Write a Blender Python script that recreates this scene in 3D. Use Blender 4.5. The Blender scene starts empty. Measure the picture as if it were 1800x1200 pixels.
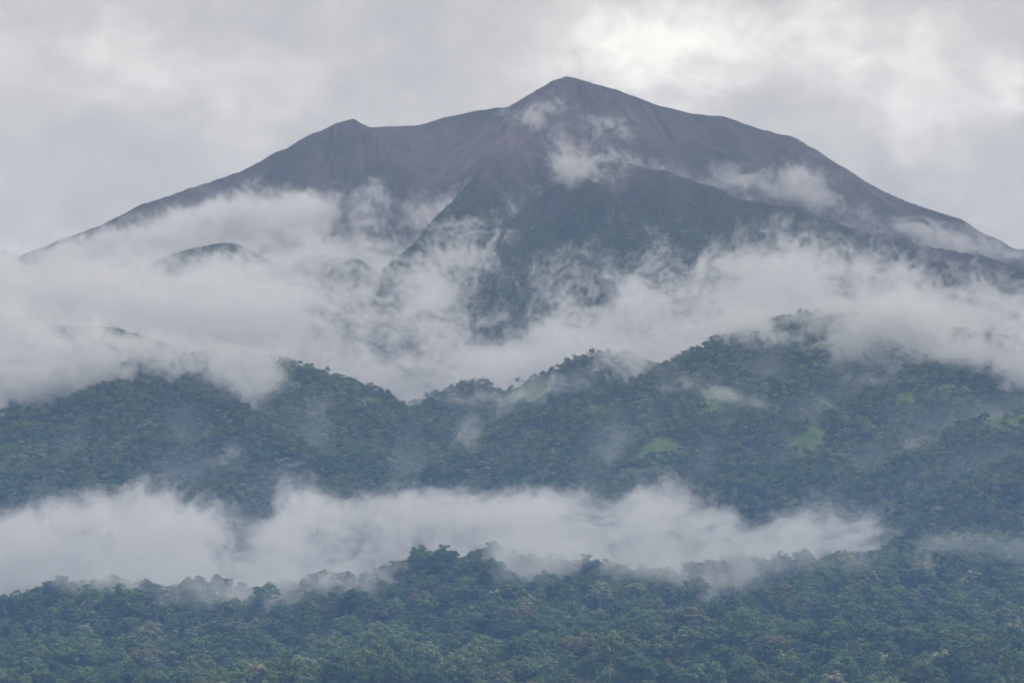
import bpy, math, random
import numpy as np

# ------------------------------------------------------------------ camera, sky, sun, exposure
scene = bpy.context.scene
COL = scene.collection
R = math.radians
FPX = 900.0 / math.tan(R(7.0))            # focal length in photo pixels (1800 wide)
CAM_Z = 40.0
PITCH = math.atan((1250 - 600) / FPX)     # the true horizon lies below the frame

cam_d = bpy.data.cameras.new('camera')
cam_d.sensor_width = 36.0
cam_d.angle = R(14.0)
cam_d.clip_start = 1.0
cam_d.clip_end = 60000.0
cam = bpy.data.objects.new('camera', cam_d)
COL.objects.link(cam)
cam.location = (0, 0, CAM_Z)
cam.rotation_euler = (R(90) + PITCH, 0, 0)
scene.camera = cam

SUN_EL, SUN_AZ = R(58), R(70)             # azimuth measured from +Y towards +X
world = bpy.data.worlds.new('World')
scene.world = world
world.use_nodes = True
scene.view_settings.view_transform = 'Standard'
scene.view_settings.look = 'None'
scene.view_settings.exposure = 0.42
scene.view_settings.gamma = 1.0
scene.view_settings.use_curve_mapping = False
scene.render.engine = 'CYCLES'
cy = scene.cycles
cy.use_denoising = True
cy.max_bounces = 8
cy.diffuse_bounces = 2
cy.volume_bounces = 5
cy.transparent_max_bounces = 128
cy.volume_step_rate = 8.0
cy.sample_clamp_indirect = 4.0
cy.volume_max_steps = 256
cy.use_adaptive_sampling = True
cy.adaptive_threshold = 0.04
cy.adaptive_min_samples = 16

def N(nt, typ, loc=None, **kw):
    n = nt.nodes.new(typ)
    for k, v in kw.items():
        setattr(n, k, v)
    return n

def math_node(nt, op, a, b=None, c=None, clamp=False):
    n = nt.nodes.new('ShaderNodeMath')
    n.operation = op
    n.use_clamp = clamp
    for i, v in enumerate((a, b, c)):
        if v is None:
            continue
        if hasattr(v, 'is_linked'):
            nt.links.new(v, n.inputs[i])
        else:
            n.inputs[i].default_value = v
    return n.outputs[0]

def pix_dir(px, py):
    """unit view direction of a photo pixel"""
    u, v = (px - 900) / FPX, (600 - py) / FPX
    c, s = math.cos(PITCH), math.sin(PITCH)
    d = np.array([u, c - v * s, s + v * c])
    return d / np.linalg.norm(d)

def build_world():
    nt = world.node_tree
    nt.nodes.clear()
    out = N(nt, 'ShaderNodeOutputWorld')
    bg = N(nt, 'ShaderNodeBackground')
    nt.links.new(bg.outputs[0], out.inputs[0])
    sky = N(nt, 'ShaderNodeTexSky', sky_type='NISHITA', sun_disc=False)
    sky.sun_elevation = SUN_EL
    sky.sun_rotation = SUN_AZ
    skys = N(nt, 'ShaderNodeVectorMath', operation='SCALE')
    skys.inputs['Scale'].default_value = 0.08
    nt.links.new(sky.outputs[0], skys.inputs[0])
    tc = N(nt, 'ShaderNodeTexCoord')
    # the cloud cover: thickness from soft noise over the direction, flattened like a deck
    mp = N(nt, 'ShaderNodeMapping')
    mp.inputs['Scale'].default_value = (1.0, 1.0, 1.7)
    nt.links.new(tc.outputs['Generated'], mp.inputs['Vector'])
    def noise(scale, detail, rough, dist, off):
        m2 = N(nt, 'ShaderNodeMapping')
        m2.inputs['Location'].default_value = (off, off * 0.7, -off)
        nt.links.new(mp.outputs[0], m2.inputs['Vector'])
        n = N(nt, 'ShaderNodeTexNoise')
        n.inputs['Scale'].default_value = scale
        n.inputs['Detail'].default_value = detail
        n.inputs['Roughness'].default_value = rough
        n.inputs['Distortion'].default_value = dist
        nt.links.new(m2.outputs[0], n.inputs['Vector'])
        return n.outputs['Fac']
    n1 = noise(9.0, 4.0, 0.52, 0.35, 3.1)
    n2 = noise(22.0, 7.0, 0.62, 0.5, 7.7)
    n3 = noise(60.0, 5.0, 0.62, 0.6, 1.3)
    thin = math_node(nt, 'ADD', math_node(nt, 'MULTIPLY', math_node(nt, 'SUBTRACT', n1, 0.5), 0.55),
                     math_node(nt, 'MULTIPLY', math_node(nt, 'SUBTRACT', n2, 0.5), 0.95))
    thin = math_node(nt, 'ADD', thin, math_node(nt, 'MULTIPLY', math_node(nt, 'SUBTRACT', n3, 0.5), 0.62))
    # places in view where the deck is thinner (+) or thicker (-)
    spots = [(1120, 75, 105, 65, .42), (1240, 60, 150, 90, .22), (1400, 75, 230, 70, .34), (1560, 70, 120, 80, .16),
             (1590, 215, 70, 75, .30), (1640, 270, 170, 130, .07), (1790, 150, 60, 60, .28),
             (225, 75, 55, 90, .17), (470, 205, 65, 60, .14), (500, 160, 160, 90, .06),
             (720, 80, 260, 110, -.17), (1700, 40, 160, 60, -.14), (80, 300, 260, 120, -.07), (1350, 190, 90, 40, -.10),
             (1590, 310, 60, 45, -.26), (1730, 330, 160, 90, -.10)]
    sep = N(nt, 'ShaderNodeSeparateXYZ')
    # warp the direction a little so the spots get torn outlines
    wn = N(nt, 'ShaderNodeTexNoise')
    wn.inputs['Scale'].default_value = 45.0
    wn.inputs['Detail'].default_value = 5.0
    wn.inputs['Roughness'].default_value = 0.62
    nt.links.new(tc.outputs['Generated'], wn.inputs['Vector'])
    wv = N(nt, 'ShaderNodeVectorMath', operation='SUBTRACT')
    nt.links.new(wn.outputs['Color'], wv.inputs[0])
    wv.inputs[1].default_value = (.5, .5, .5)
    ws = N(nt, 'ShaderNodeVectorMath', operation='MULTIPLY_ADD')
    nt.links.new(wv.outputs[0], ws.inputs[0])
    ws.inputs[1].default_value = (.045, .0, .030)
    nt.links.new(tc.outputs['Generated'], ws.inputs[2])
    nt.links.new(ws.outputs[0], sep.inputs[0])
    for px, py, rx, ry, amp in spots:
        d = pix_dir(px, py)
        ax = math_node(nt, 'MULTIPLY', math_node(nt, 'SUBTRACT', sep.outputs[0], float(d[0])), FPX / rx)
        az = math_node(nt, 'MULTIPLY', math_node(nt, 'SUBTRACT', sep.outputs[2], float(d[2])), FPX / ry)
        r2 = math_node(nt, 'ADD', math_node(nt, 'MULTIPLY', ax, ax), math_node(nt, 'MULTIPLY', az, az))
        g = math_node(nt, 'POWER', 2.718, math_node(nt, 'MULTIPLY', r2, -0.8))
        ahead = math_node(nt, 'GREATER_THAN', sep.outputs[1], 0.0)
        g = math_node(nt, 'MULTIPLY', g, ahead)
        thin = math_node(nt, 'MULTIPLY_ADD', g, amp, thin)
    ramp = N(nt, 'ShaderNodeValToRGB')
    fac = math_node(nt, 'ADD', thin, 0.40, clamp=True)
    nt.links.new(fac, ramp.inputs[0])
    e = ramp.color_ramp.elements
    e[0].position = 0.0;  e[0].color = (.53, .498, .470, 1)
    e[1].position = 1.0;  e[1].color = (1.22, 1.15, 1.0, 1)
    for p, c in ((.22, (.59, .552, .52, 1)), (.42, (.68, .633, .578, 1)), (.62, (.82, .762, .69, 1)), (.82, (1.0, .95, .86, 1))):
        q = e.new(p); q.color = c
    mix = N(nt, 'ShaderNodeMixRGB')
    mix.inputs[0].default_value = 0.95       # a nearly closed cover over the clear sky
    nt.links.new(skys.outputs[0], mix.inputs[1])
    nt.links.new(ramp.outputs[0], mix.inputs[2])
    nt.links.new(mix.outputs[0], bg.inputs[0])
    bg.inputs[1].default_value = .97
    world.cycles.sampling_method = 'MANUAL'
    world.cycles.sample_map_resolution = 512

build_world()

sun_d = bpy.data.lights.new('sun', 'SUN')
sun_d.energy = 1.5
sun_d.angle = R(16)
sun_d.color = (1.0, .96, .9)
sun = bpy.data.objects.new('sun', sun_d)
COL.objects.link(sun)
sun.location = (0, 0, 3000)
sun.rotation_euler = (R(90) - SUN_EL, 0, math.pi - SUN_AZ)

# ------------------------------------------------------------------ small helpers
rng = np.random.default_rng(11)
CP, SP = math.cos(PITCH), math.sin(PITCH)

def at(px, py, Y):
    """world point seen at photo pixel (px, py) at ground distance Y"""
    d = pix_dir(px, py)
    return (d[0] / d[1] * Y, Y, CAM_Z + d[2] / d[1] * Y)

def to_pix(x, y, z):
    z = z - CAM_Z
    f = y * CP + z * SP
    v = -y * SP + z * CP
    return 900 + FPX * x / f, 600 - FPX * v / f

def lattice(ix, iy, seed):
    n = (ix.astype(np.int64) * 374761393 + iy.astype(np.int64) * 668265263 + seed * 144665) & 0xffffffff
    n = ((n ^ (n >> 13)) * 1274126177) & 0xffffffff
    n = n ^ (n >> 16)
    a = (n & 0xffff).astype(np.float32) * (2 * math.pi / 65536)
    return np.cos(a), np.sin(a)

def perlin(x, y, seed=0):
    ix, iy = np.floor(x), np.floor(y)
    fx, fy = (x - ix).astype(np.float32), (y - iy).astype(np.float32)
    u = fx * fx * fx * (fx * (fx * 6 - 15) + 10)
    v = fy * fy * fy * (fy * (fy * 6 - 15) + 10)
    def g(ox, oy):
        c, s = lattice(ix + ox, iy + oy, seed)
        return c * (fx - ox) + s * (fy - oy)
    a = g(0, 0) * (1 - u) + g(1, 0) * u
    b = g(0, 1) * (1 - u) + g(1, 1) * u
    return (a * (1 - v) + b * v) * 1.45

def fbm(x, y, octaves, seed=0, gain=.5, ridged=False):
    t, a, tot = 0, 1.0, 0
    for o in range(octaves):
        n = perlin(x * 2 ** o, y * 2 ** o, seed + o * 17)
        if ridged:
            n = 1 - 2 * np.abs(n)
        t = t + a * n
        tot += a
        a *= gain
    return t / tot

def smooth(a, b, v):
    t = np.clip((v - a) / (b - a), 0, 1)
    return t * t * (3 - 2 * t)

def tag(o, label=None, cat=None, group=None, kind=None):
    if label: o['label'] = label
    if cat: o['category'] = cat
    if group: o['group'] = group
    if kind: o['kind'] = kind
    return o

# ------------------------------------------------------------------ the lie of the land
# each ridge: (falloff, crest rounding, canopy height to take off, [(px, py, distance), ...]) crest points read off the view
RIDGES = [
 # bare upper mountain
 (.62, 12, 0, [(-260, 560, 8000), (-100, 500, 8150), (60, 440, 8300), (110, 420, 8340), (170, 398, 8380), (260, 356, 8440), (340, 328, 8480),
               (420, 302, 8510), (500, 262, 8530), (560, 232, 8540), (598, 215, 8540), (618, 211, 8540), (650, 224, 8600)]),
 (.66, 12, 0, [(650, 224, 8650), (690, 222, 8850), (735, 220, 8950), (780, 208, 9000), (840, 194, 9000), (900, 186, 8980), (940, 162, 8880), (975, 141, 8820),
               (1000, 136, 8800), (1030, 143, 8790), (1080, 158, 8780), (1150, 182, 8770), (1210, 198, 8760), (1270, 206, 8740), (1330, 225, 8720), (1385, 238, 8700),
               (1420, 258, 8660), (1470, 292, 8600), (1520, 323, 8550), (1600, 357, 8480), (1680, 382, 8400), (1740, 415, 8340), (1780, 437, 8300),
               (1800, 438, 8260), (1900, 470, 8200), (2060, 540, 8000)]),
 (.62, 8, 0, [(618, 211, 8540), (655, 238, 8420), (690, 268, 8300), (718, 300, 8200), (735, 335, 8060), (740, 380, 7850)]),
 (.60, 10, 0, [(560, 245, 8520), (540, 290, 8300), (520, 340, 8080)]),
 (.60, 10, 0, [(470, 292, 8500), (440, 330, 8300), (420, 370, 8100)]),
 (.62, 10, 0, [(1000, 136, 8800), (950, 172, 8700), (905, 215, 8560), (880, 250, 8350), (870, 275, 8000)]),
 (.60, 12, 0, [(1080, 160, 8780), (1120, 225, 8500), (1180, 285, 8250)]),
 (.60, 12, 0, [(1270, 208, 8740), (1310, 265, 8480), (1370, 320, 8250), (1430, 360, 8050)]),
 (.60, 12, 0, [(1470, 292, 8600), (1540, 345, 8350), (1620, 395, 8150), (1720, 440, 7900)]),
 (.62, 10, 0, [(780, 210, 9000), (790, 260, 8750), (780, 320, 8450)]),
 # green buttress below the summit
 (1.27, 10, 5, [(935, 240, 8200), (905, 258, 7900), (880, 276, 7500), (850, 300, 7250), (818, 338, 7050), (800, 364, 6950), (770, 410, 6850), (720, 457, 6700), (680, 492, 6600), (600, 550, 6400)]),
 (0.93, 14, 5, [(930, 262, 8000), (1000, 295, 7450), (1050, 322, 7200), (1100, 354, 7050), (1140, 390, 6900), (1165, 440, 6700)]),
 (0.93, 14, 5, [(1000, 258, 8000), (1100, 282, 7750), (1170, 297, 7550), (1250, 322, 7450), (1300, 345, 7350), (1400, 362, 7250), (1470, 388, 7150), (1560, 412, 7050),
               (1640, 432, 6950), (1720, 444, 6900), (1800, 470, 6800), (1950, 505, 6700)]),
 (0.93, 14, 5, [(900, 264, 7800), (915, 330, 7300), (900, 420, 6850), (860, 520, 6450)]),
 (0.90, 14, 5, [(1165, 298, 7550), (1200, 380, 7050), (1230, 470, 6650)]),
 (0.90, 14, 5, [(1400, 362, 7250), (1470, 425, 6850), (1530, 480, 6550)]),
 (0.90, 14, 5, [(1640, 434, 6950), (1700, 480, 6650), (1760, 530, 6400)]),
 (1.05, 14, 6, [(270, 455, 7000), (320, 436, 7000), (350, 430, 6990), (385, 421, 6960), (418, 420, 6950), (455, 440, 6900), (520, 480, 6800), (600, 530, 6600)]),
 (0.98, 14, 6, [(500, 465, 7350), (560, 440, 7350), (620, 450, 7250), (700, 500, 7000)]),
 (0.90, 14, 8, [(-120, 600, 5800), (0, 588, 5800), (100, 562, 5800), (200, 566, 5750), (290, 605, 5650), (380, 660, 5400)]),
 # forested hills
 (0.75, 14, 9, [(-140, 760, 4600), (0, 722, 4680), (60, 715, 4700), (130, 700, 4750), (200, 672, 4800), (258, 652, 4850), (320, 668, 4800), (380, 695, 4750), (440, 732, 4650), (490, 775, 4500)]),
 (0.75, 16, 9, [(258, 655, 4850), (215, 720, 4600), (180, 790, 4400), (160, 850, 4200)]),
 (0.75, 16, 9, [(60, 720, 4700), (40, 790, 4400), (20, 850, 4200)]),
 (0.78, 12, 9, [(370, 615, 5300), (470, 622, 5250), (520, 634, 5200), (570, 655, 5150), (640, 678, 5100), (690, 697, 5050), (718, 712, 5000), (780, 758, 4720), (830, 810, 4480)]),
 (0.75, 14, 9, [(520, 640, 5200), (500, 695, 4960), (445, 760, 4680), (385, 820, 4450), (350, 865, 4300)]),
 (0.72, 16, 9, [(620, 675, 5100), (640, 745, 4750), (620, 810, 4480), (610, 860, 4300)]),
 (0.83, 12, 9, [(690, 730, 5650), (760, 680, 5650), (820, 664, 5650), (880, 688, 5550), (920, 730, 5400)]),
 (0.83, 12, 9, [(880, 690, 5600), (940, 655, 5550), (1020, 616, 5550), (1080, 616, 5520), (1150, 640, 5450)]),
 (0.78, 14, 9, [(790, 812, 4450), (845, 758, 4600), (900, 733, 4660), (960, 716, 4710), (1010, 700, 4760), (1060, 682, 4810), (1120, 665, 4870), (1190, 632, 5000), (1280, 592, 5100),
                (1340, 562, 5200), (1440, 550, 5300), (1560, 556, 5350), (1700, 580, 5400), (1950, 620, 5500)]),
 (0.72, 14, 9, [(1000, 703, 4760), (985, 760, 4560), (960, 820, 4350), (950, 865, 4220)]),
 (0.72, 14, 9, [(1280, 594, 5100), (1235, 655, 4870), (1195, 725, 4640), (1150, 795, 4400), (1120, 850, 4230)]),
 (0.72, 14, 9, [(1440, 552, 5300), (1400, 635, 4980), (1350, 715, 4710), (1310, 795, 4440), (1290, 865, 4220)]),
 (0.75, 14, 9, [(1720, 600, 5350), (1650, 640, 5020), (1580, 668, 4880), (1520, 695, 4760), (1460, 745, 4590), (1420, 805, 4400), (1380, 870, 4200)]),
 (0.75, 14, 9, [(1950, 660, 5000), (1800, 713, 4720), (1700, 742, 4620), (1640, 765, 4520), (1590, 800, 4400), (1550, 860, 4220)]),
 (0.69, 16, 9, [(1950, 770, 4450), (1800, 798, 4360), (1700, 848, 4180), (1640, 890, 4000), (1600, 930, 3820)]),
 # front forest
 (.22, 25, 25, [(-140, 1036, 2950), (0, 1034, 2930), (60, 1026, 2930), (110, 1066, 2900), (150, 1030, 2880), (195, 1000, 2880), (235, 1016, 2900), (275, 1062, 2930), (400, 1074, 2950), (480, 1078, 2950),
                (535, 1046, 2950), (600, 1046, 2950), (680, 1072, 2930), (740, 1018, 2900), (785, 984, 2890), (840, 956, 2890), (880, 1004, 2920), (960, 990, 2980), (1040, 986, 3000), (1100, 975, 3020),
                (1200, 975, 3030), (1300, 970, 3040), (1400, 992, 3040), (1480, 962, 3060), (1560, 966, 3120), (1640, 945, 3250), (1720, 932, 3320), (1800, 940, 3330), (1950, 945, 3330)]),
 (.20, 25, 25, [(-140, 1165, 2450), (0, 1150, 2470), (160, 1135, 2480), (310, 1110, 2520), (450, 1088, 2580), (600, 1072, 2640), (720, 1062, 2690)]),
 (.22, 25, 25, [(540, 1180, 2230), (620, 1142, 2300), (700, 1122, 2330), (800, 1110, 2350), (900, 1104, 2360), (1000, 1096, 2370), (1100, 1088, 2380), (1200, 1078, 2390), (1300, 1070, 2400),
                (1450, 1074, 2400), (1600, 1082, 2390), (1800, 1080, 2390), (1950, 1080, 2390)]),
 (.22, 25, 25, [(840, 966, 2890), (850, 1020, 2700), (900, 1060, 2560)]),
 (.20, 25, 25, [(1480, 968, 3050), (1450, 1010, 2800), (1400, 1045, 2600)]),
]
def side_spurs():
    """secondary spurs running down towards the viewer from the crests of the forested hills and the buttress"""
    g = np.random.default_rng(4)
    out = []
    for k, r, can, pts in list(RIDGES):
        Ys = [p[2] for p in pts]
        span = abs(pts[-1][0] - pts[0][0])
        if can == 9 and span > 200: step, L, fall = 125, 640, .36
        elif can == 5 and span > 200: step, L, fall = 110, 600, .58
        else: continue
        P = np.array([at(*p) for p in pts])
        d = np.concatenate([[0], np.cumsum(np.hypot(np.diff(P[:, 0]), np.diff(P[:, 1])))])
        t = g.uniform(30, 80)
        while t < d[-1]:
            c = np.array([np.interp(t, d, P[:, i]) for i in range(3)])
            a = g.normal() * .35
            line = [c - (0, 0, 6)]
            for q in range(4):
                a += g.normal() * .22
                line.append(line[-1] + L / 4 * np.array([math.sin(a), -math.cos(a), -fall * g.uniform(.7, 1.3)]))
            out.append((.95, 9, can, [tuple(v) for v in line]))
            t += step * g.uniform(.7, 1.5)
    return out

BASE_Y = np.array([0, 1300, 1500, 2000, 2300, 2900, 3300, 4000, 4500, 5500, 6500, 7500, 9000, 9800, 11000])
BASE_Z = np.array([-44, -44, -40, -14, 4, 44, 58, 120, 165, 260, 440, 560, 620, 420, 100]) + CAM_Z

U = np.linspace(-.18, .18, 860)
YS = np.concatenate([np.linspace(1500, 3400, 250, endpoint=False), np.linspace(3400, 5700, 260, endpoint=False), np.linspace(5700, 9800, 400)])

def gullies(X, Y):
    """erosion pattern that runs down the fall lines of the left cone and of the main summit"""
    out = []
    for (px, py, yy), sd in (((618, 211, 8560), 40), ((1010, 136, 8900), 140)):
        c = at(px, py, yy)
        dx, dy = X - c[0], c[1] - Y
        rho = np.hypot(dx, dy)
        th = np.arctan2(dx, dy + 260) * 560 + 14 * fbm(X / 90, Y / 90, 3, sd + 5)
        out.append((fbm(th / 62, rho / 520, 4, sd, ridged=True, gain=.55), fbm(th / 19, rho / 260, 3, sd + 7, ridged=True), fbm(th / 13, rho / 230, 4, sd + 9, gain=.6)))
    px = X / Y * FPX + 900
    m = smooth(700, 760, px + 20 * fbm(X / 60, Y / 60, 2, 8))
    return [a * (1 - m) + b * m for a, b in zip(*out)]

def terrain(X, Y):
    X = X.astype(np.float32); Y = Y.astype(np.float32)
    # bend the ground plan a little so slopes are not ruled
    calm = 1 - .8 * smooth(7600, 8300, Y)
    wx = X + 26 * calm * fbm(X / 210, Y / 210, 3, 5)
    wy = Y + 26 * calm * fbm(X / 210, Y / 210, 3, 55)
    H = np.interp(Y, BASE_Y, BASE_Z).astype(np.float32)
    dmin = np.full(X.shape, 1e4, np.float32)
    for k, r, can, pts, traced in [(*q, True) for q in RIDGES] + [(*q, False) for q in side_spurs()]:
        P = np.array([at(*p) for p in pts]) if traced else np.array(pts)
        P[:, 2] -= can
        reach = 1500 if traced else 480
        ra, rb = np.searchsorted(Y[:, 0], [P[:, 1].min() - reach, P[:, 1].max() + reach])
        uu = X[0] / Y[0, 0]
        ca, cb = np.searchsorted(uu, [(P[:, 0].min() - reach) / max(P[:, 1].min() - reach, 1500.) if P[:, 0].min() < reach else (P[:, 0].min() - reach) / (P[:, 1].max() + reach),
                                      (P[:, 0].max() + reach) / max(P[:, 1].min() - reach, 1500.) if P[:, 0].max() > -reach else (P[:, 0].max() + reach) / (P[:, 1].max() + reach)])
        if rb <= ra or cb <= ca:
            continue
        rows = (slice(ra, rb), slice(ca, cb))
        sx, sy = wx[rows], wy[rows]
        b2 = np.full(sx.shape, -1e4, np.float32)
        d2 = np.full(sx.shape, 1e4, np.float32)
        for a, b in zip(P[:-1], P[1:]):
            ex, ey = b[0] - a[0], b[1] - a[1]
            t = np.clip(((sx - a[0]) * ex + (sy - a[1]) * ey) / (ex * ex + ey * ey), 0, 1)
            d = np.hypot(sx - a[0] - t * ex, sy - a[1] - t * ey)
            h = a[2] + t * (b[2] - a[2]) - k * (np.sqrt(d * d + r * r) - r)
            b2 = np.maximum(b2, h)
            d2 = np.minimum(d2, d)
        Hr = H[rows]
        s = 9.0                                             # soft maximum
        mx = np.maximum(Hr, b2)
        gap = np.abs(Hr - b2)
        Hn = mx + np.where(gap < s * 4, np.exp(-gap / s) * s * .35, 0)
        dm = dmin[rows]
        dm = np.where(b2 > Hr + 25, d2, np.where(b2 > Hr - 12, np.minimum(dm, d2), dm))
        dmin[rows] = dm
        H[rows] = Hn
    w = 1 - np.exp(-dmin / 60)
    far = smooth(5600, 6300, Y)
    mid = smooth(3200, 3900, Y) * (1 - far)
    near = 1 - smooth(3200, 3900, Y)
    ncut = fbm(wx / 165, wy / 270, 4, 9, ridged=True)
    H = H + w * mid * (44 * ncut - 10 + 14 * fbm(wx / 70, wy / 110, 3, 19, ridged=True)) + w * near * 10 * fbm(X / 120, Y / 160, 3, 21)
    H = H + mid * 5 * fbm(X / 60, Y / 60, 3, 31)
    # gullies fanning down from the two cones of the upper mountain
    g1, g2, _ = gullies(X, Y)
    H = H + far * (w * 30 * (g1 - .9) + w * 11 * (g2 - 1))
    return H, dmin

GX = U[None, :] * YS[:, None]
GY = np.repeat(YS[:, None], len(U), 1)
GH, GD = terrain(GX, GY)

def ground_z(x, y):
    u = np.clip((x / y - U[0]) / (U[1] - U[0]), 0, len(U) - 1.001)
    r = np.clip(np.interp(y, YS, np.arange(len(YS))), 0, len(YS) - 1.001)
    i, j = r.astype(int), u.astype(int)
    a, b = r - i, u - j
    return (GH[i, j] * (1 - a) * (1 - b) + GH[i + 1, j] * a * (1 - b) + GH[i, j + 1] * (1 - a) * b + GH[i + 1, j + 1] * a * b)

# what covers the ground: grassy clearings (pixel ellipses traced back to the slope) and the vegetation line
CLEAR = [(1262, 708, 34, 22), (1160, 795, 42, 20), (1130, 800, 20, 10), (648, 708, 22, 10), (716, 722, 16, 6), (925, 700, 34, 22), (950, 682, 26, 14), (1070, 725, 26, 10), (1025, 680, 16, 8),
         (1420, 780, 30, 30), (1450, 715, 24, 14), (1590, 705, 20, 20), (1650, 690, 30, 9), (1745, 750, 30, 18), (1780, 740, 30, 14), (945, 770, 22, 8), (1040, 716, 14, 6), (1010, 812, 20, 6), (1410, 650, 20, 10)]
PXG, PYG = to_pix(GX, GY, GH)
clear = np.zeros_like(GH)
for cx, cy_, rx, ry in CLEAR:
    q = np.hypot((PXG - cx + .5 * (PYG - cy_) + 34 * fbm(GX / 45, GY / 80, 3, 93)) / (rx * 1.05), (PYG - cy_ + 16 * fbm(GX / 45, GY / 80, 3, 95)) / (ry * 1.15)) + .8 * fbm(GX / 24, GY / 40, 4, 91)
    clear = np.maximum(clear, (1 - smooth(.7, 1.15, q)) * ((GY > 4000) & (GY < 5800)))
nz = fbm(GX / 160, GY / 260, 4, 61)
nz2 = fbm(GX / 50, GY / 50, 3, 67)
# vegetation: everything but the upper cone
line = np.interp(GX / GY * FPX + 900, [0, 400, 800, 900, 1000, 1150, 1250, 1400, 1600, 1800], [800, 880, 920, 925, 925, 935, 925, 880, 795, 735]) + CAM_Z
veg = 1 - smooth(-120, 70, GH - line + 130 * nz + 45 * nz2)
veg = np.clip(np.where(GY < 6200, 1, veg), 0, 1)

streak = gullies(GX.astype(np.float32), GY.astype(np.float32))[2]
reddish = np.exp(-(((PXG - 800) / 110) ** 2 + ((PYG - 255) / 65) ** 2)) * (GY > 7900) + .35 * np.exp(-(((PXG - 1250) / 200) ** 2 + ((PYG - 255) / 60) ** 2)) * (GY > 7900)

def sheet(name, r0, r1, mat):
    X, Y, Z = GX[r0:r1], GY[r0:r1], GH[r0:r1]
    nr, nc = X.shape
    me = bpy.data.meshes.new(name)
    co = np.stack([X, Y, Z], -1).reshape(-1, 3).astype(np.float32)
    idx = np.arange(nr * nc).reshape(nr, nc)
    f = np.stack([idx[:-1, :-1], idx[:-1, 1:], idx[1:, 1:], idx[1:, :-1]], -1).reshape(-1, 4)
    me.vertices.add(len(co)); me.vertices.foreach_set('co', co.ravel())
    me.loops.add(f.size); me.loops.foreach_set('vertex_index', f.ravel().astype(np.int32))
    me.polygons.add(len(f)); me.polygons.foreach_set('loop_start', np.arange(0, f.size, 4, dtype=np.int32))
    me.update(calc_edges=True)
    for nm, arr in (('veg', veg[r0:r1]), ('clearing', clear[r0:r1]), ('streak', streak[r0:r1]), ('reddish', reddish[r0:r1])):
        at_ = me.attributes.new(nm, 'FLOAT', 'POINT')
        at_.data.foreach_set('value', arr.astype(np.float32).ravel())
    me.materials.append(mat)
    me.shade_smooth()
    o = bpy.data.objects.new(name, me)
    COL.objects.link(o)
    o['kind'] = 'structure'
    return o

def new_mat(name):
    m = bpy.data.materials.new(name)
    m.use_nodes = True
    nt = m.node_tree
    nt.nodes.clear()
    out = N(nt, 'ShaderNodeOutputMaterial')
    return m, nt, out

def ramp_node(nt, fac, stops):
    r = N(nt, 'ShaderNodeValToRGB')
    e = r.color_ramp.elements
    e[0].position, e[0].color = stops[0][0], (*stops[0][1], 1)
    e[1].position, e[1].color = stops[-1][0], (*stops[-1][1], 1)
    for p, c in stops[1:-1]:
        q = e.new(p); q.color = (*c, 1)
    nt.links.new(fac, r.inputs[0])
    return r.outputs[0]

def tex_noise(nt, vec, scale, detail=4, rough=.55, dist=0):
    n = N(nt, 'ShaderNodeTexNoise')
    n.inputs['Scale'].default_value = scale
    n.inputs['Detail'].default_value = detail
    n.inputs['Roughness'].default_value = rough
    n.inputs['Distortion'].default_value = dist
    nt.links.new(vec, n.inputs['Vector'])
    return n.outputs['Fac']

def mixc(nt, fac, a, b):
    n = N(nt, 'ShaderNodeMixRGB')
    for i, v in enumerate((fac, a, b)):
        if hasattr(v, 'is_linked'):
            nt.links.new(v, n.inputs[i])
        else:
            n.inputs[i].default_value = v if i == 0 else (*v, 1)
    return n.outputs[0]

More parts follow.
